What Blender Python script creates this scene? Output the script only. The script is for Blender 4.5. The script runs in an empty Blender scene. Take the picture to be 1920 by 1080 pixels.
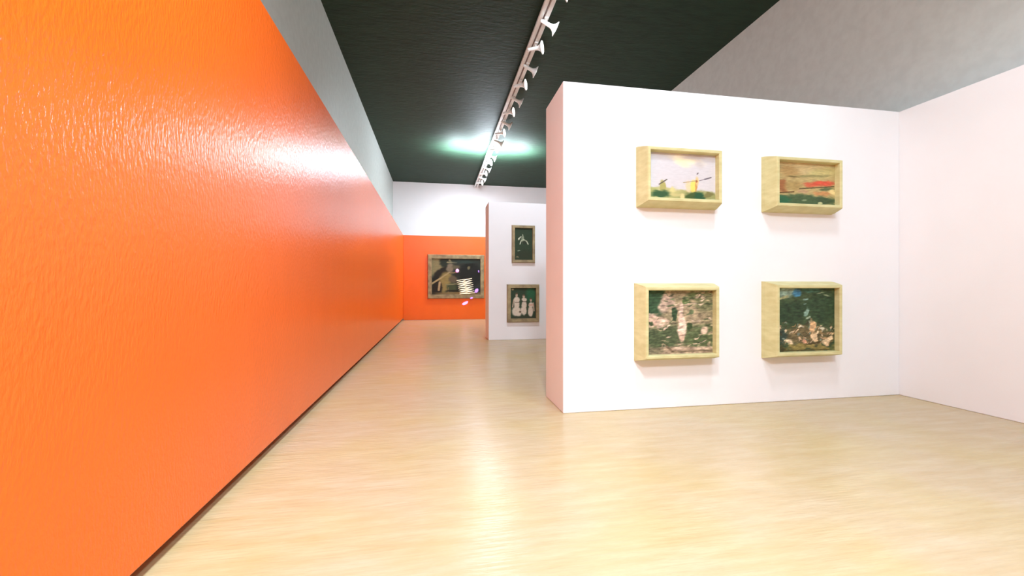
import bpy, bmesh, math, random
from mathutils import Vector, noise, Matrix
random.seed(7)
C = bpy.context.scene
COL = C.collection
H = 1.6                                   # eye height; the room is laid out in multiples of it

# ---------------------------------------------------------------- camera, world, exposure
YAW = math.atan(143.4/788)
cd = bpy.data.cameras.new('camera'); cam = bpy.data.objects.new('camera', cd); COL.objects.link(cam)
cam.location = (0, 0, H); cam.rotation_euler = (math.pi/2, 0, -YAW)
cd.sensor_width = 36; cd.lens = 788/1920*36; cd.clip_start = .05; cd.clip_end = 100
C.camera = cam
w = bpy.data.worlds.new('world'); C.world = w; w.use_nodes = True
w.node_tree.nodes['Background'].inputs[0].default_value = (1, 1, 1, 1)
w.node_tree.nodes['Background'].inputs[1].default_value = .3
C.view_settings.view_transform = 'Standard'; C.view_settings.look = 'None'
C.view_settings.gamma = 1; C.view_settings.use_curve_mapping = False
C.view_settings.exposure = .14

TX, TZ = 1.5*H, 4.8*H # track line
def light(name, typ, loc, power, direction=(0, 0, -1), size=.1, cone=150, blend=.6, col=(.89, 1, 1.12)):
    l = bpy.data.lights.new(name, typ); l.energy = power; l.color = col
    if typ == 'SPOT': l.spot_size = math.radians(cone); l.spot_blend = blend; l.shadow_soft_size = size
    elif typ == 'POINT': l.shadow_soft_size = size
    o = bpy.data.objects.new(name, l); COL.objects.link(o); o.location = loc
    o.rotation_euler = Vector(direction).to_track_quat('-Z', 'Y').to_euler()
    return o
K1 = 15
def spot_y(k):        # heads are evenly spaced along the track
    return (5.74 + .605*k)*H
# (x, y, power, direction, cone): near ones are added fill without fixtures, far ones stand for the track spots
for x, y, p, d, c in ((1.6, -2.6, 420, (0, .75, -1), 135), (1.9, -.8, 200, (-.1, .35, -1), 140), (1.9, 1.2, 600, (0, .1, -1), 140),
                      (-.3, -3.2, 1900, (.3, .9, -1), 125), (.1, -.1, 2700, (-.45, .15, -1), 140),
                      (1.5, 5.4, 950, (-.1, .7, -1), 140), (1.5, 9.4, 380, (-.1, .3, -1), 140), (1.5, 13.6, 1000, (-.1, .4, -1), 160)):
    light('track_and_fill_light', 'SPOT', (x*H, y*H, TZ-.32), p, direction=d, size=.5, cone=c, blend=.8)
light('bulb_light', 'POINT', (TX+.02, 11.75*H, 4.9*H-.9), 600, size=.35)
for dx in (-.9, -.3, .3, .9):          # added uplights without fixtures, aimed up to widen the ceiling glow
    light('added_ceiling_uplight', 'SPOT', (TX+dx*H, 11.75*H, 4.9*H-.95), 800, direction=(0, 0, 1), size=.3, cone=150, blend=1)

# ---------------------------------------------------------------- materials
def s2l(c): return tuple(((x/255)/12.92 if x/255 <= .04045 else ((x/255+.055)/1.055)**2.4) for x in c)
def mat(name, col, rough=.6, spec=.5, metal=0, var=.0, vscale=6, bump=0, bscale=40, stretch=(1, 1, 1), col2=None, emit=None, estr=0):
    m = bpy.data.materials.new(name); m.use_nodes = True
    nt = m.node_tree; N = nt.nodes; L = nt.links; b = N['Principled BSDF']
    b.inputs['Roughness'].default_value = rough; b.inputs['Specular IOR Level'].default_value = spec
    b.inputs['Metallic'].default_value = metal
    tc = N.new('ShaderNodeTexCoord'); mp = N.new('ShaderNodeMapping'); mp.inputs['Scale'].default_value = stretch
    L.new(tc.outputs['Object'], mp.inputs[0])
    if var or col2:
        n = N.new('ShaderNodeTexNoise'); n.inputs['Scale'].default_value = vscale; n.inputs['Detail'].default_value = 5
        L.new(mp.outputs[0], n.inputs['Vector'])
        r = N.new('ShaderNodeValToRGB'); r.color_ramp.elements[0].position = .35; r.color_ramp.elements[1].position = .65
        a = col2 or tuple(x*(1-var) for x in col)
        r.color_ramp.elements[0].color = (*a, 1); r.color_ramp.elements[1].color = (*col, 1)
        L.new(n.outputs[0], r.inputs[0]); L.new(r.outputs[0], b.inputs['Base Color'])
    else: b.inputs['Base Color'].default_value = (*col, 1)
    if bump:
        n2 = N.new('ShaderNodeTexNoise'); n2.inputs['Scale'].default_value = bscale; n2.inputs['Detail'].default_value = 3
        L.new(mp.outputs[0], n2.inputs['Vector'])
        bp = N.new('ShaderNodeBump'); bp.inputs['Strength'].default_value = bump; bp.inputs['Distance'].default_value = .01
        L.new(n2.outputs[0], bp.inputs['Height']); L.new(bp.outputs[0], b.inputs['Normal'])
    if emit:
        b.inputs['Emission Color'].default_value = (*emit, 1); b.inputs['Emission Strength'].default_value = estr
    return m
M = {}
M['orange'] = mat('orange_gloss_paint', (.95, .155, .012), rough=.25, spec=.42, var=.03, vscale=3, bump=.5, bscale=55, stretch=(1, 1, .4))
M['white'] = mat('white_matt_paint', (.84, .83, .83), rough=.75, spec=.2, var=.015, vscale=2, bump=.05, bscale=60)
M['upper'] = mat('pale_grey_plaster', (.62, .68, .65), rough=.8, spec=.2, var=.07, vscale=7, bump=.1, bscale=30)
M['ceiling'] = mat('dark_green_ceiling_paint', (.017, .045, .025), rough=.68, spec=.3, var=.25, vscale=4, bump=.9, bscale=9, stretch=(.5, 1.6, 1))
M['track'] = mat('white_track_metal', (.86, .88, .86), rough=.45, spec=.5, var=.06, vscale=14)
M['groove'] = mat('track_groove_grey', (.30, .25, .24), rough=.6, var=.2, vscale=10)
M['foot_shade'] = mat('dark_foot_shade', (.03, .025, .02), rough=.7, var=.2, vscale=8)  # near-black colour standing in for shade at the orange wall's foot
M['head'] = mat('white_lamp_enamel', (.82, .80, .76), rough=.4, var=.04, vscale=12)
M['lens'] = mat('lit_lamp_glass', (.9, .9, .85), rough=.3, emit=(1, .98, .92), estr=3.0)
M['frame'] = mat('pale_olive_wood', s2l((212, 205, 154)), rough=.55, spec=.3, col2=s2l((196, 187, 134)), vscale=5, bump=.12, bscale=20, stretch=(1, 1, 3))
M['frame_far'] = mat('tarnished_gilt_wood', s2l((168, 152, 112)), rough=.5, spec=.4, col2=s2l((128, 112, 82)), vscale=5, bump=.2, bscale=24)
M['stroke'] = mat('cream_glow', (.9, .8, .65), emit=(1, .80, .55), estr=.75)
M['pink'] = mat('pink_glow', (.9, .4, .9), emit=(1, .35, .95), estr=1.3)
M['violet'] = mat('violet_glow', (.5, .3, .9), emit=(.42, .22, 1), estr=.9)

def floor_mat():
    m = bpy.data.materials.new('pale_wood_floor'); m.use_nodes = True
    nt = m.node_tree; N = nt.nodes; L = nt.links; b = N['Principled BSDF']
    tc = N.new('ShaderNodeTexCoord')
    mp = N.new('ShaderNodeMapping'); mp.inputs['Scale'].default_value = (1.1, 5.5, 1); L.new(tc.outputs['Object'], mp.inputs[0])
    n = N.new('ShaderNodeTexNoise'); n.inputs['Scale'].default_value = 1.6; n.inputs['Detail'].default_value = 8; n.inputs['Roughness'].default_value = .65
    L.new(mp.outputs[0], n.inputs['Vector'])
    r = N.new('ShaderNodeValToRGB'); e = r.color_ramp.elements
    e[0].position = .30; e[0].color = (.49, .365, .20, 1); e[1].position = .68; e[1].color = (.55, .44, .285, 1)
    q = e.new(.5); q.color = (.52, .40, .24, 1)
    L.new(n.outputs[0], r.inputs[0])
    nb = N.new('ShaderNodeTexNoise'); nb.inputs['Scale'].default_value = .9; nb.inputs['Detail'].default_value = 2
    L.new(tc.outputs['Object'], nb.inputs['Vector'])
    rb = N.new('ShaderNodeValToRGB'); rb.color_ramp.elements[0].position = .4; rb.color_ramp.elements[1].position = .62
    rb.color_ramp.elements[0].color = (1, 1, 1, 1); rb.color_ramp.elements[1].color = (1, 1.0, .86, 1)
    L.new(nb.outputs[0], rb.inputs[0])
    mx = N.new('ShaderNodeMix'); mx.data_type = 'RGBA'; mx.blend_type = 'MULTIPLY'; mx.inputs[0].default_value = 1
    L.new(r.outputs[0], mx.inputs[6]); L.new(rb.outputs[0], mx.inputs[7]); L.new(mx.outputs[2], b.inputs['Base Color'])
    b.inputs['Roughness'].default_value = .26; b.inputs['Specular IOR Level'].default_value = .4
    mp2 = N.new('ShaderNodeMapping'); mp2.inputs['Scale'].default_value = (1.5, 11, 1); L.new(tc.outputs['Object'], mp2.inputs[0])
    n2 = N.new('ShaderNodeTexNoise'); n2.inputs['Scale'].default_value = 3.2; n2.inputs['Detail'].default_value = 4
    L.new(mp2.outputs[0], n2.inputs['Vector'])
    bp = N.new('ShaderNodeBump'); bp.inputs['Strength'].default_value = .4; bp.inputs['Distance'].default_value = .012
    L.new(n2.outputs[0], bp.inputs['Height']); L.new(bp.outputs[0], b.inputs['Normal'])
    return m
M['floor'] = floor_mat()

# ---------------------------------------------------------------- mesh helpers
def link(name, bm, m, parent=None, smooth=False):
    me = bpy.data.meshes.new(name); bmesh.ops.recalc_face_normals(bm, faces=bm.faces[:]); bm.to_mesh(me); bm.free()
    if m: me.materials.append(m)
    if smooth:
        for p in me.polygons: p.use_smooth = True
    o = bpy.data.objects.new(name, me); COL.objects.link(o)
    if parent: o.parent = parent
    return o
def add_box(bm, x0, x1, y0, y1, z0, z1, bevel=0):
    r = bmesh.ops.create_cube(bm, size=1)
    vs = r['verts']
    for v in vs: v.co = Vector(((x0+x1)/2+v.co.x*(x1-x0), (y0+y1)/2+v.co.y*(y1-y0), (z0+z1)/2+v.co.z*(z1-z0)))
    if bevel:
        es = {e for v in vs for e in v.link_edges}
        bmesh.ops.bevel(bm, geom=list(es), offset=bevel, segments=2, affect='EDGES', profile=.5)
def add_lathe(bm, prof, seg=28):          # prof: (radius, along), axis = local -Z pointing out
    rings = []
    for r, a in prof:
        rings.append([bm.verts.new((r*math.cos(2*math.pi*i/seg), r*math.sin(2*math.pi*i/seg), -a)) for i in range(seg)])
    for A, B in zip(rings, rings[1:]):
        for i in range(seg): bm.faces.new((A[i], A[(i+1) % seg], B[(i+1) % seg], B[i]))
    bm.faces.new(rings[0]); bm.faces.new(rings[-1])
def add_tube(bm, pts, r, seg=8):
    pts = [Vector(p) for p in pts]; rings = []
    for i, p in enumerate(pts):
        d = (pts[min(i+1, len(pts)-1)] - pts[max(i-1, 0)]).normalized()
        a = d.cross(Vector((0, 0, 1)))
        if a.length < .05: a = d.cross(Vector((0, 1, 0)))
        a.normalize(); b = d.cross(a)
        rings.append([bm.verts.new(p + r*(a*math.cos(2*math.pi*j/seg) + b*math.sin(2*math.pi*j/seg))) for j in range(seg)])
    for A, B in zip(rings, rings[1:]):
        for j in range(seg): bm.faces.new((A[j], A[(j+1) % seg], B[(j+1) % seg], B[j]))
    bm.faces.new(rings[0]); bm.faces.new(rings[-1])
def tag(o, label, cat, group=None):
    o['label'] = label; o['category'] = cat
    if group: o['group'] = group
    return o
def empty(name, loc, rot=(0, 0, 0)):
    o = bpy.data.objects.new(name, None); COL.objects.link(o); o.location = loc; o.rotation_euler = rot
    o.empty_display_size = .1
    return o
def structure(name, m, x0, x1, y0, y1, z0, z1, bevel=.006, label=None):
    bm = bmesh.new(); add_box(bm, x0*H, x1*H, y0*H, y1*H, z0*H, z1*H, bevel)
    o = link(name, bm, m); o['kind'] = 'structure'
    if label: o['label'] = label
    return o

# ---------------------------------------------------------------- the room (multiples of H)
LX, RX = -.985, 4.27           # faces of the long partition walls
ULX, URX = -1.53, 4.59         # upper walls behind them
BY, UBY, FY = 13.5, 15.9, -5.0
PZ, CZ = 2.65, 4.9
GAP = .055  # orange wall lifted by an added slot that imitates the dark band below it
structure('floor', M['floor'], ULX-.2, URX+.2, FY-.2, UBY+.2, -.1, 0, 0, 'pale glossy wooden floor')
structure('ceiling', M['ceiling'], ULX-.2, URX+.2, FY-.2, UBY+.2, CZ, CZ+.1, 0, 'dark green black ceiling')
structure('wall_left', M['orange'], ULX, LX, FY, BY+.5, GAP, PZ, .008, 'long glossy orange wall on the left')
structure('foot_shade_left', M['foot_shade'], ULX, LX-.3, FY, BY+.5, 0, GAP, 0, 'added dark recess standing in for shade under the orange wall')
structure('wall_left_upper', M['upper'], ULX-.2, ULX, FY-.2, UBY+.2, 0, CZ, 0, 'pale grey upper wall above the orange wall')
structure('wall_back', M['orange'], LX, RX, BY, BY+.5, 0, PZ, .008, 'orange wall at the far end')
structure('wall_back_upper', M['white'], ULX, URX, UBY, UBY+.2, 0, CZ, 0, 'white upper wall at the far end')
structure('wall_right', M['white'], RX, URX, FY, BY, 0, PZ, .008, 'white wall on the right')
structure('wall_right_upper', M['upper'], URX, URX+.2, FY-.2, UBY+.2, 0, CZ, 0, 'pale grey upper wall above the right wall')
structure('wall_front', M['white'], ULX, URX, FY-.2, FY, 0, CZ, 0, 'white wall behind the viewer')
structure('wall_near_partition', M['white'], 1.0, RX, 3.22, 3.75, 0, PZ, .01, 'white partition wall with four framed paintings')
structure('wall_far_partition', M['white'], 1.0, RX, 7.99, 8.52, 0, PZ, .01, 'second white partition wall with two dark paintings')

# ---------------------------------------------------------------- paintings
def lerp(a, b, t): return tuple(x+(y-x)*t for x, y in zip(a, b))
def fbm(x, y, s, seed, o=3):
    v = 0; a = 1; t = 0
    for i in range(o):
        v += a*noise.noise(Vector((x*s, y*s, seed+i*7.3))); t += a; s *= 2; a *= .55
    return v/t
def sst(e0, e1, x):
    t = max(0, min(1, (x-e0)/(e1-e0))); return t*t*(3-2*t)
# a picture = background + shapes painted in order; u,v run 0..1 from left/bottom, colours are sRGB
# ('e', cx, cy, rx, ry, angle, colour, softness, raggedness)  or  ('l', x0,y0,x1,y1, width, colour)
def paint(bg, shapes, u, v, seed, dab=(9, 26), amp=.09):
    du = fbm(u, v, 6, seed)*.06; dv = fbm(u, v, 6, seed+50)*.06
    c = bg(u, v) if callable(bg) else bg
    for s in shapes:
        if s[0] == 'e':
            _, cx, cy, rx, ry, an, col, so, ra = s
            x = u-cx+du*ra; y = v-cy+dv*ra; ca, sa = math.cos(an), math.sin(an)
            d = math.hypot((x*ca+y*sa)/rx, (-x*sa+y*ca)/ry) + ra*.35*fbm(u*dab[0]/9, v*dab[1]/9, 8, seed+len(shapes))
            k = 1-sst(1-so, 1+so*.4, d)
        else:
            _, x0, y0, x1, y1, wd, col = s
            ax, ay = x1-x0, y1-y0; t = max(0, min(1, ((u-x0)*ax+(v-y0)*ay)/(ax*ax+ay*ay)))
            k = 1-sst(wd*.5, wd, math.hypot(u-x0-t*ax, v-y0-t*ay))
        if k > 0: c = lerp(c, col, k)
    g = 1+amp*2.2*fbm(u*dab[0]/9+v*.25, v*dab[1]/9-u*.25, 12, seed+90)
    return tuple(max(0, min(255, x*g)) for x in c)
def canvas_mat(name, rough):
    m = bpy.data.materials.new(name); m.use_nodes = True; N = m.node_tree.nodes; b = N['Principled BSDF']
    a = N.new('ShaderNodeVertexColor'); a.layer_name = 'paint'
    m.node_tree.links.new(a.outputs[0], b.inputs['Base Color'])
    tc = N.new('ShaderNodeTexCoord'); n = N.new('ShaderNodeTexNoise'); n.inputs['Scale'].default_value = 70
    m.node_tree.links.new(tc.outputs['Object'], n.inputs['Vector'])
    bp = N.new('ShaderNodeBump'); bp.inputs['Strength'].default_value = .15; bp.inputs['Distance'].default_value = .004
    m.node_tree.links.new(n.outputs[0], bp.inputs['Height']); m.node_tree.links.new(bp.outputs[0], b.inputs['Normal'])
    b.inputs['Roughness'].default_value = rough; b.inputs['Specular IOR Level'].default_value = .25
    return m
M['canvas'] = canvas_mat('oil_painted_canvas', .6)
def painting(label, X0, X1, Z0, Z1, Y, d, taper, lip, rec, fm, bg, shapes, seed, res=(150, 120), dab=(9, 26), amp=.09, group=None, kind='framed_painting'):
    X0, X1, Y, d, taper, lip, rec = (q*H for q in (X0, X1, Y, d, taper, lip, rec)); Z0 = (Z0+1)*H; Z1 = (Z1+1)*H
    cx, cz = (X0+X1)/2, (Z0+Z1)/2
    t = empty(kind, (cx, Y, cz)); tag(t, label, 'painting', group)
    hw, hh = (X1-X0)/2, (Z1-Z0)/2
    def ring(bm, a, y): return [bm.verts.new((sx*(hw-a), y, sz*(hh-a))) for sx, sz in ((-1, -1), (1, -1), (1, 1), (-1, 1))]
    bm = bmesh.new()
    b = d*.06
    R = [ring(bm, 0, -.001), ring(bm, taper*.15, -d*.25), ring(bm, taper-b*.3, -d+b), ring(bm, taper+b*.4, -d), ring(bm, taper+lip-b*.6, -d),
         ring(bm, taper+lip, -d+b*.6), ring(bm, taper+lip+.004, -d+rec+.012), ring(bm, taper+lip+.004, -.001)]
    for A, B in zip(R, R[1:]):
        for i in range(4): bm.faces.new((A[i], A[(i+1) % 4], B[(i+1) % 4], B[i]))
    for i in range(4): bm.faces.new((R[-1][i], R[-1][(i+1) % 4], R[0][(i+1) % 4], R[0][i]))
    link('frame', bm, fm, t)
    # canvas: a thin stretched board
    w_, h_ = hw-taper-lip-.002, hh-taper-lip-.002
    bm = bmesh.new(); nx, nz = res; y = -d+rec
    lay = bm.loops.layers.float_color.new('paint'); g = []
    cols = {}
    for j in range(nz+1):
        row = []
        for i in range(nx+1):
            u, v = i/nx, j/nz; vt = bm.verts.new(((2*u-1)*w_, y, (2*v-1)*h_)); row.append(vt)
            cols[vt] = (*s2l(paint(bg, shapes, u, v, seed, dab, amp)), 1)
        g.append(row)
    for j in range(nz):
        for i in range(nx):
            f = bm.faces.new((g[j][i], g[j][i+1], g[j+1][i+1], g[j+1][i]))
            for l in f.loops: l[lay] = cols[l.vert]
    back = [bm.verts.new((sx*w_, y+.02, sz*h_)) for sx, sz in ((-1, -1), (1, -1), (1, 1), (-1, 1))]
    side = [[g[0][i] for i in range(nx+1)], [g[j][nx] for j in range(nz+1)], [g[nz][i] for i in range(nx, -1, -1)], [g[j][0] for j in range(nz, -1, -1)]]
    for q in range(4):
        a, c = back[q], back[(q+1) % 4]
        f = bm.faces.new(side[q]+[c, a])
        for l in f.loops: l[lay] = (.3, .27, .2, 1)
    f = bm.faces.new(back)
    for l in f.loops: l[lay] = (.3, .27, .2, 1)
    link('canvas', bm, M['canvas'], t)
    return t

PI = math.pi
G1 = 'deep box framed paintings on the near white partition'
NF = dict(Y=3.22, d=.14, taper=.033, lip=.026, rec=.05, fm=M['frame'])
# 1 windmill landscape
sky1 = lambda u, v: lerp((204, 197, 197), (200, 198, 201), v)
sh1 = [('e', .55, .88, .3, .10, -.25, (236, 222, 190), .8, .8), ('e', .68, .93, .22, .06, .05, (190, 178, 172), .8, .8), ('e', .5, .8, .16, .08, -.5, (238, 224, 186), .8, .6),
       ('e', .76, .78, .07, .09, .3, (196, 188, 184), .9, .8), ('e', .3, .10, .5, .16, 0, (176, 170, 112), .4, 1.2), ('e', .75, .08, .42, .14, 0, (150, 150, 96), .4, 1.2),
       ('e', .06, .17, .10, .08, 0, (168, 166, 104), .5, 1), ('e', .21, .26, .048, .15, 0, (164, 156, 92), .3, .4), ('l', .16, .31, .27, .42, .014, (92, 84, 74)),
       ('e', .36, .20, .05, .08, 0, (206, 194, 130), .6, 1.4), ('e', .19, .10, .15, .09, 0, (52, 84, 52), .4, 1.1), ('e', .42, .11, .1, .04, 0, (190, 178, 120), .6, 1),
       ('e', .59, .29, .05, .13, 0, (232, 196, 158), .5, .4), ('e', .665, .29, .055, .16, 0, (232, 206, 104), .3, .4), ('e', .705, .30, .02, .15, 0, (196, 148, 84), .4, .4),
       ('e', .72, .42, .028, .11, 0, (214, 186, 132), .5, .3), ('e', .71, .41, .02, .03, 0, (156, 92, 56), .5, .2), ('e', .73, .585, .013, .028, -.5, (104, 92, 92), .5, .2),
       ('l', .52, .37, .70, .42, .012, (168, 150, 112)), ('l', .76, .43, .92, .50, .011, (128, 118, 122)), ('l', .84, .465, .93, .51, .018, (104, 96, 104)),
       ('e', .66, .10, .13, .09, .1, (66, 84, 44), .4, 1.1), ('e', .76, .09, .1, .09, 0, (40, 80, 52), .4, 1), ('e', .90, .13, .1, .05, .4, (120, 116, 70), .5, 1.3), ('e', .5, .06, .04, .08, 0, (216, 196, 138), .6, .8)]
painting('framed landscape painting with pale sky and yellow windmill, upper left on the white partition', 1.623, 2.346, .663, 1.158, bg=sky1, shapes=sh1, seed=3, amp=.022, group=G1, **NF)
# 2 ochre and red landscape
sh2 = [('e', .5, .9, .6, .2, 0, (196, 174, 124), .5, .6), ('e', .22, .78, .22, .16, -.35, (164, 134, 84), .7, .5), ('e', .8, .8, .3, .14, .3, (186, 172, 112), .6, .5),
       ('e', .62, .70, .38, .035, .08, (140, 132, 84), .7, .5), ('e', .3, .66, .14, .02, 0, (112, 96, 56), .7, .6), ('e', .08, .45, .14, .2, .6, (150, 98, 60), .5, 1.6), ('e', .3, .45, .16, .14, 0, (160, 136, 84), .6, .8),
       ('e', .72, .52, .32, .075, .12, (190, 96, 66), .4, .9), ('e', .77, .53, .18, .05, .12, (206, 84, 62), .5, .9), ('l', .4, .38, .98, .47, .016, (76, 66, 38)), ('e', .85, .41, .14, .05, .1, (88, 100, 66), .5, 1),
       ('e', .45, .32, .12, .05, 0, (178, 146, 108), .6, 1), ('e', .8, .29, .18, .06, 0, (190, 138, 88), .5, 1.2), ('e', .95, .33, .06, .1, .5, (222, 200, 138), .5, 1.4), ('l', 0, .25, .3, .30, .018, (92, 66, 36)),
       ('e', .45, .10, .62, .16, 0, (72, 92, 60), .3, 1), ('e', .1, .08, .18, .12, .2, (48, 96, 64), .4, .8), ('e', .8, .12, .22, .08, -.1, (66, 84, 56), .4, 1), ('e', .48, .1, .05, .025, .3, (128, 142, 104), .5, .5), ('e', .74, .05, .05, .03, .3, (188, 188, 138), .4, .6)]
painting('framed painting with a red band over dark green ground, upper right on the white partition', 2.798, 3.518, .661, 1.143, bg=(176, 156, 104), shapes=sh2, seed=11, amp=.09, group=G1, **NF)
# 3 garden in greyed greens and pinks
random.seed(21)
sh3 = [('e', .12, .82, .2, .3, 0, (54, 78, 52), .25, .8), ('e', .3, .8, .12, .18, -.4, (176, 152, 132), .4, 1), ('e', .45, .7, .13, .1, 0, (164, 138, 116), .5, 1.2), ('e', .68, .62, .25, .3, 0, (160, 142, 112), .6, 1.3),
       ('e', .88, .82, .16, .2, 0, (112, 112, 78), .5, 1.3), ('e', .73, .93, .12, .08, 0, (84, 96, 58), .5, 1.2), ('e', .6, .82, .07, .05, .3, (80, 104, 56), .5, 1), ('e', .12, .55, .16, .09, -.2, (206, 170, 148), .35, 1.2),
       ('e', .25, .5, .11, .06, .2, (214, 184, 160), .4, 1), ('e', .42, .62, .055, .13, 0, (52, 72, 48), .3, .8), ('e', .25, .25, .36, .22, 0, (78, 88, 60), .4, 1.4), ('e', .8, .25, .3, .22, 0, (84, 96, 62), .5, 1.5)]
for i in range(130):
    x, y = random.random(), .12+.86*random.random()
    cc = random.choice([(186, 164, 138), (70, 82, 54), (166, 150, 118), (94, 104, 72), (198, 172, 150)])
    if x < .25 and y > .6: continue
    sh3.append(('e', x, y, (.025+.045*random.random()), .009+.008*random.random(), .35*random.random()-.05, cc, .6, 1.6))
sh3 += [('e', .52, .7, .035, .12, 0, (196, 170, 150), .4, .4), ('e', .53, .50, .055, .14, 0, (222, 190, 168), .35, .5), ('e', .53, .38, .08, .15, 0, (228, 196, 172), .35, .5), ('e', .53, .26, .045, .08, 0, (206, 170, 146), .5, .5),
        ('e', .64, .42, .05, .07, 0, (60, 76, 46), .5, 1), ('e', .87, .36, .07, .07, -.7, (206, 178, 152), .35, .6), ('e', .5, .05, .6, .075, 0, (164, 140, 116), .3, .5), ('e', .1, .06, .2, .07, 0, (120, 110, 86), .5, .5),
        ('l', .3, .12, .4, .03, .02, (120, 100, 78)), ('l', .38, .03, 1, .04, .012, (112, 96, 72)), ('e', .5, .09, .1, .03, 0, (206, 180, 154), .5, .5), ('e', .85, .085, .2, .025, .05, (196, 170, 144), .5, .5)]
painting('framed garden painting with a pale pink upright shape, lower left on the white partition', 1.605, 2.321, -.597, .04, bg=(140, 128, 98), shapes=sh3, seed=23, amp=.3, group=G1, **NF)
# 4 dark green trees over a crowd
random.seed(5)
sh4 = [('e', .18, .95, .2, .1, .1, (136, 158, 138), .5, .7), ('e', .36, .93, .08, .07, 0, (66, 120, 148), .4, .6), ('e', .6, .97, .2, .05, 0, (66, 104, 84), .5, .6), ('e', .12, .86, .14, .03, .3, (150, 148, 106), .5, 1),
       ('e', .25, .62, .32, .2, .1, (46, 64, 42), .35, .9), ('e', .78, .7, .3, .26, 0, (48, 68, 44), .3, .8), ('e', .5, .82, .05, .02, .2, (120, 148, 134), .5, .7), ('e', .49, .74, .03, .012, .1, (104, 130, 116), .5, .7),
       ('e', .52, .62, .045, .07, -.4, (128, 158, 140), .45, 1), ('e', .55, .52, .05, .02, 0, (156, 172, 146), .5, 1), ('e', .75, .92, .07, .012, .1, (134, 146, 112), .6, .6), ('e', .86, .88, .08, .012, -.2, (134, 146, 112), .6, .6),
       ('e', .5, .25, .55, .18, 0, (104, 92, 62), .4, 1.3), ('e', .04, .3, .05, .12, 0, (190, 104, 76), .5, .8), ('e', .12, .24, .1, .14, 0, (52, 66, 56), .5, .9)]
for i in range(110):
    x, y = random.random(), .12+.34*random.random()
    cc = random.choice([(214, 192, 154), (150, 124, 82), (64, 62, 42), (190, 156, 122), (86, 82, 54), (120, 132, 116)])
    sh4.append(('e', x, y, .018+.035*random.random(), .008+.012*random.random(), random.uniform(-.2, .8), cc, .5, 1.6))
sh4 += [(q[:8]+(1.9,) if q[0] == 'e' else q) for q in [('e', .63, .40, .06, .08, 0, (206, 168, 122), .4, .5), ('e', .66, .24, .045, .10, .1, (222, 192, 150), .4, .5), ('e', .41, .37, .06, .025, .1, (216, 202, 170), .4, .7), ('e', .24, .16, .07, .07, -.4, (222, 198, 162), .4, .6),
        ('e', .48, .15, .06, .05, 0, (204, 152, 120), .4, .7), ('e', .88, .17, .1, .06, .7, (218, 190, 150), .4, .8), ('e', .80, .34, .05, .03, .4, (212, 206, 176), .4, 1), ('l', .4, .09, .75, .14, .016, (72, 60, 32)),
        ('e', .55, .05, .6, .05, 0, (132, 118, 66), .4, .5), ('l', .1, .02, .9, .02, .01, (84, 74, 40)), ('e', .06, .04, .1, .04, 0, (64, 58, 32), .5, .6)]]
painting('framed painting of dark green trees above a pale crowd, lower right on the white partition', 2.798, 3.515, -.609, .058, bg=(62, 78, 50), shapes=sh4, seed=31, amp=.26, group=G1, **NF)
# far partition
G2 = 'dark paintings on the second white partition'
FF = dict(Y=7.99, d=.06, taper=.012, rec=.035, fm=M['frame_far'], group=G2)
sh5 = [('e', .5, .15, .6, .2, 0, (48, 56, 38), .6, .5), ('e', .46, .64, .08, .12, .1, (132, 142, 118), .35, 1.3), ('e', .25, .67, .09, .035, .5, (186, 190, 160), .4, .8), ('l', .2, .66, .36, .73, .022, (200, 200, 176)),
       ('l', .30, .5, .36, .6, .03, (196, 200, 176)), ('l', .36, .6, .5, .64, .025, (170, 178, 150)), ('l', .5, .64, .68, .58, .025, (190, 196, 168)), ('l', .68, .58, .76, .5, .03, (202, 204, 176)),
       ('e', .55, .55, .14, .07, 0, (44, 52, 36), .4, .6), ('e', .22, .29, .09, .016, 0, (118, 134, 112), .5, .8), ('e', .15, .08, .12, .03, .1, (112, 104, 78), .5, 1), ('e', .44, .76, .03, .06, 0, (150, 156, 130), .5, .6)]
painting('narrow dark framed painting with small pale swirls, upper one on the second white partition', 1.445, 1.909, .487, 1.216, lip=.045, bg=(46, 62, 42), shapes=sh5, seed=41, res=(60, 90), amp=.06, **FF)
cr, cs, ck = (206, 192, 172), (182, 160, 138), (88, 76, 58)
sh6 = [('e', .8, .8, .22, .3, 0, (44, 92, 62), .5, .6), ('e', .25, .22, .22, .17, -.2, cr, .3, .4), ('e', .24, .45, .12, .18, 0, cr, .3, .4), ('e', .24, .62, .13, .1, 0, cr, .3, .4), ('e', .235, .76, .05, .075, 0, cs, .3, .2), ('e', .235, .82, .055, .03, 0, ck, .4, .3),
       ('e', .52, .25, .12, .16, .3, cr, .3, .4), ('e', .54, .45, .11, .15, 0, cr, .3, .4), ('e', .54, .62, .12, .07, 0, cr, .3, .4), ('e', .52, .72, .05, .06, 0, cs, .3, .2), ('e', .52, .775, .055, .03, 0, ck, .4, .3),
       ('e', .79, .22, .11, .2, 0, cr, .3, .4), ('e', .81, .44, .11, .1, 0, cr, .3, .4), ('l', .90, .5, .93, .25, .03, cs), ('l', .12, .6, .08, .38, .03, cs), ('e', .80, .6, .05, .06, 0, cs, .3, .2), ('e', .80, .65, .055, .03, 0, ck, .4, .3),
       ('l', .17, .53, .33, .53, .012, ck), ('l', .46, .55, .62, .55, .012, ck), ('l', .72, .44, .9, .44, .012, (190, 130, 108)), ('e', .38, .22, .05, .04, 0, (96, 84, 66), .5, .5), ('e', .5, .03, .6, .05, 0, (54, 62, 46), .4, .6), ('e', .08, .95, .05, .03, 0, (176, 160, 120), .5, .5)]
painting('framed painting of three pale standing figures, lower one on the second white partition', 1.349, 1.993, -.66, .072, lip=.06, bg=(48, 64, 46), shapes=sh6, seed=47, res=(80, 90), amp=.05, **FF)
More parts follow.
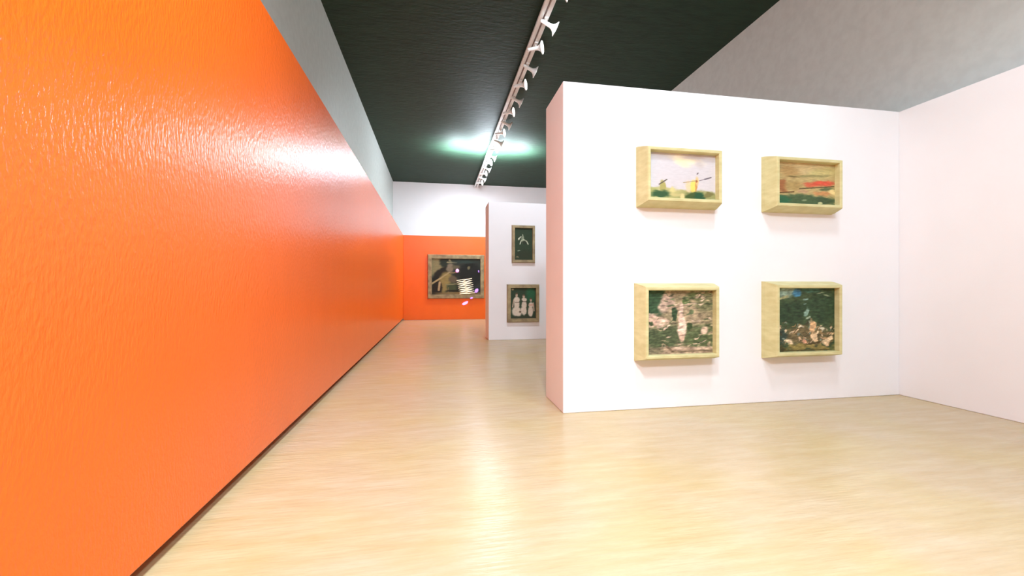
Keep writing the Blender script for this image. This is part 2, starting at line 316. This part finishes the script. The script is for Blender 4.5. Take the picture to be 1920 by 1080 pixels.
# far orange wall
sh7 = [('e', .12, .78, .26, .32, -.3, (132, 124, 88), .3, .4), ('e', .28, .9, .14, .16, .3, (40, 48, 38), .3, .5), ('e', .24, .62, .28, .13, .75, (38, 36, 28), .25, .4), ('e', .10, .42, .14, .1, .7, (34, 34, 28), .3, .3),
       ('e', .27, .35, .15, .34, -.2, (140, 124, 74), .3, .4), ('e', .1, .16, .12, .26, 0, (40, 34, 26), .3, .4), ('l', .0, .30, .17, .45, .028, (172, 152, 108)), ('l', .17, .45, .36, .62, .022, (166, 148, 104)), ('l', .14, .12, .16, .34, .03, (174, 150, 112)),
       ('e', .37, .74, .09, .13, 0, (126, 114, 94), .4, .6), ('l', .32, .90, .5, .90, .028, (148, 138, 104)), ('l', .36, .96, .4, .9, .028, (160, 150, 112)), ('e', .5, .76, .1, .07, 0, (92, 88, 66), .5, .7), ('l', .38, .6, .64, .64, .016, (140, 122, 84)),
       ('e', .43, .42, .1, .12, 0, (94, 84, 66), .4, .5), ('e', .41, .2, .12, .14, 0, (66, 76, 50), .4, .5), ('l', .28, .27, .55, .30, .016, (132, 128, 92)), ('l', .33, .05, .34, .2, .012, (112, 100, 66)), ('e', .78, .55, .26, .4, 0, (30, 32, 28), .3, .4),
       ('e', .77, .83, .09, .11, 0, (26, 28, 22), .3, .4), ('e', .76, .75, .035, .05, 0, (110, 104, 76), .5, .4), ('e', .65, .92, .3, .06, 0, (44, 60, 54), .6, .5), ('e', .6, .03, .6, .045, 0, (128, 110, 72), .4, .4), ('e', .42, .10, .16, .03, 0, (36, 34, 24), .4, .4)]
painting('large wide framed dark painting on the far orange wall', -.249, 1.55, -.34, 1.061, Y=BY, d=.10, taper=.02, lip=.115, rec=.05, fm=M['frame_far'], bg=(46, 52, 44), shapes=sh7, seed=53, res=(120, 90), amp=.06)

# ---------------------------------------------------------------- glowing scribble and sparks at the far painting
def on_plane(u, v, Yh):                  # where the sight line of a measured point meets the plane y = Yh*H
    t = (u-960)/788; a = YAW; q = (t*math.cos(a)+math.sin(a))/(math.cos(a)-t*math.sin(a))
    fw = Yh/(math.cos(a)-t*math.sin(a)); return Vector((q*Yh*H, Yh*H, H-(v-540)*fw/788*H))
SY = BY-.12
bm = bmesh.new(); pts = []
rows = 8
for r in range(rows*2):
    f = r/(rows*2-1); left = r % 2 == 0
    a_ = (856+6*f, 526+27*f) if left else (884.5+5.5*f, 520+29*f)
    if pts:
        for s_ in (.2, .4, .6, .8):
            pts.append(on_plane(last[0]+(a_[0]-last[0])*s_, last[1]+(a_[1]-last[1])*s_+.5*math.sin(s_*9+r), SY))
    pts.append(on_plane(*a_, SY)); last = a_
add_tube(bm, pts, .0165, 6)
o = link('light_scribble', bm, M['stroke'], smooth=True)
tag(o, 'cream glowing zigzag scribble over the large dark painting on the far orange wall', 'light drawing')
G3 = 'glowing sparks around the scribble'
def spark(u, v, rx, rz, ang, m, label, Y=SY):
    p = on_plane(u, v, Y); bm = bmesh.new(); bmesh.ops.create_icosphere(bm, subdivisions=3, radius=1)
    for vt in bm.verts:
        n = 1+.22*noise.noise(vt.co*2.1+Vector((u, v, 0))); vt.co = Vector((vt.co.x*rx*n, vt.co.y*.03, vt.co.z*rz*n))
    bmesh.ops.rotate(bm, verts=bm.verts[:], cent=(0, 0, 0), matrix=Matrix.Rotation(ang, 3, 'Y'))
    o = link('glowing_spark', bm, m, smooth=True); o.location = p; tag(o, label, 'spark', G3); return o
spark(857.5, 507.5, .085, .085, 0, M['pink'], 'bright pink spark near the middle of the large far painting, above the scribble')
spark(893.5, 545, .08, .12, .5, M['violet'], 'violet spark at the right end of the cream scribble')
spark(884, 559, .07, .045, -.3, M['violet'], 'small violet spark on the bottom edge of the large painting frame', BY-.12)
spark(872, 568.5, .16, .07, -.45, M['pink'], 'stretched pink spark on the orange wall below the large painting', BY-.018)
spark(897.5, 509, .025, .06, -.2, M['violet'], 'tiny violet streak near the right edge of the large far painting')

# ---------------------------------------------------------------- light track
y0, y1 = -1.8*H, UBY*H-.02
tr = empty('lighting_track', (TX, 6*H, CZ*H)); tag(tr, 'long white ceiling track running to the far white wall', 'light track')
def tl(bm): bmesh.ops.translate(bm, verts=bm.verts[:], vec=(-TX, -6*H, -CZ*H))
W = .115
for nm, a, b in (('rail', TX-W, TX-.022), ('rail', TX+.022, TX+W)):
    bm = bmesh.new(); add_box(bm, a, b, y0, y1, TZ, TZ+.06, .006); tl(bm); link(nm, bm, M['track'], tr)
bm = bmesh.new(); add_box(bm, TX-W+.01, TX+W-.01, y0, y1, TZ+.04, TZ+.075); tl(bm); link('groove_plate', bm, M['groove'], tr)
k = 0
yy = y0+.6
while yy < y1:
    bm = bmesh.new(); add_box(bm, TX-.03, TX+.03, yy-.05, yy+.05, TZ+.07, CZ*H+.001, .004); tl(bm); link('mounting_bracket', bm, M['track'], tr); yy += 2.4

# spotlight heads: two kinds alternate, bell shaped heads on short arms
ORD = ['nearest', 'second', 'third', 'fourth', 'fifth', 'sixth', 'seventh', 'eighth', 'ninth', 'tenth', 'eleventh', 'twelfth', 'thirteenth', 'fourteenth', 'fifteenth', 'sixteenth', 'farthest']
def make_spot():
    root = empty('track_spotlight', (0, 0, 0))
    bm = bmesh.new(); add_box(bm, -.045, .045, -.07, .07, -.04, -.003, .006); link('adapter', bm, M['head'], root)
    bm = bmesh.new(); add_lathe(bm, [(.018, 0), (.018, .11)], 12); bmesh.ops.translate(bm, verts=bm.verts[:], vec=(0, 0, -.03)); link('arm', bm, M['head'], root, True)
    hd = bmesh.new()
    prof = [(.012, -.20), (.035, -.19), (.042, -.12), (.046, .02), (.055, .08), (.085, .13), (.135, .165), (.158, .175), (.158, .19), (.15, .19), (.12, .172), (.02, .165)]
    add_lathe(hd, prof, 32); h = link('head', hd, M['head'], root, True); h.location = (0, 0, -.12)
    ln = bmesh.new(); add_lathe(ln, [(.146, .176), (.15, .184), (.13, .192), (.06, .197), (.01, .199)], 32); l = link('lens', ln, M['lens'], h, True)
    return root
def copy_tree(o, parent=None):
    c = o.copy(); COL.objects.link(c)
    if parent: c.parent = parent
    for ch in [x for x in bpy.data.objects if x.parent == o]: copy_tree(ch, c)
    return c
proto = make_spot(); first = True
idx = 0
for k in range(-1, K1+1):
    r = proto if first else copy_tree(proto); first = False
    side = k % 2
    r.location = (TX+.05, spot_y(k), TZ)
    hd = [x for x in bpy.data.objects if x.parent == r and x.name.startswith('head')][0]
    d = Vector((1, .05, -.42)) if side == 0 else Vector((1, -.55, -.02))
    hd.rotation_euler = d.normalized().to_track_quat('-Z', 'Y').to_euler()
    hd.location = (.06 if side == 0 else -.02, 0, -.14)
    tag(r, 'white track spotlight %s, %s along the ceiling track' % ('tilted down to the right' if side == 0 else 'turned level towards the viewer', (ORD[idx] if idx < 16 else 'farthest')),
        'spotlight', 'spotlights along the ceiling track')
    idx += 1
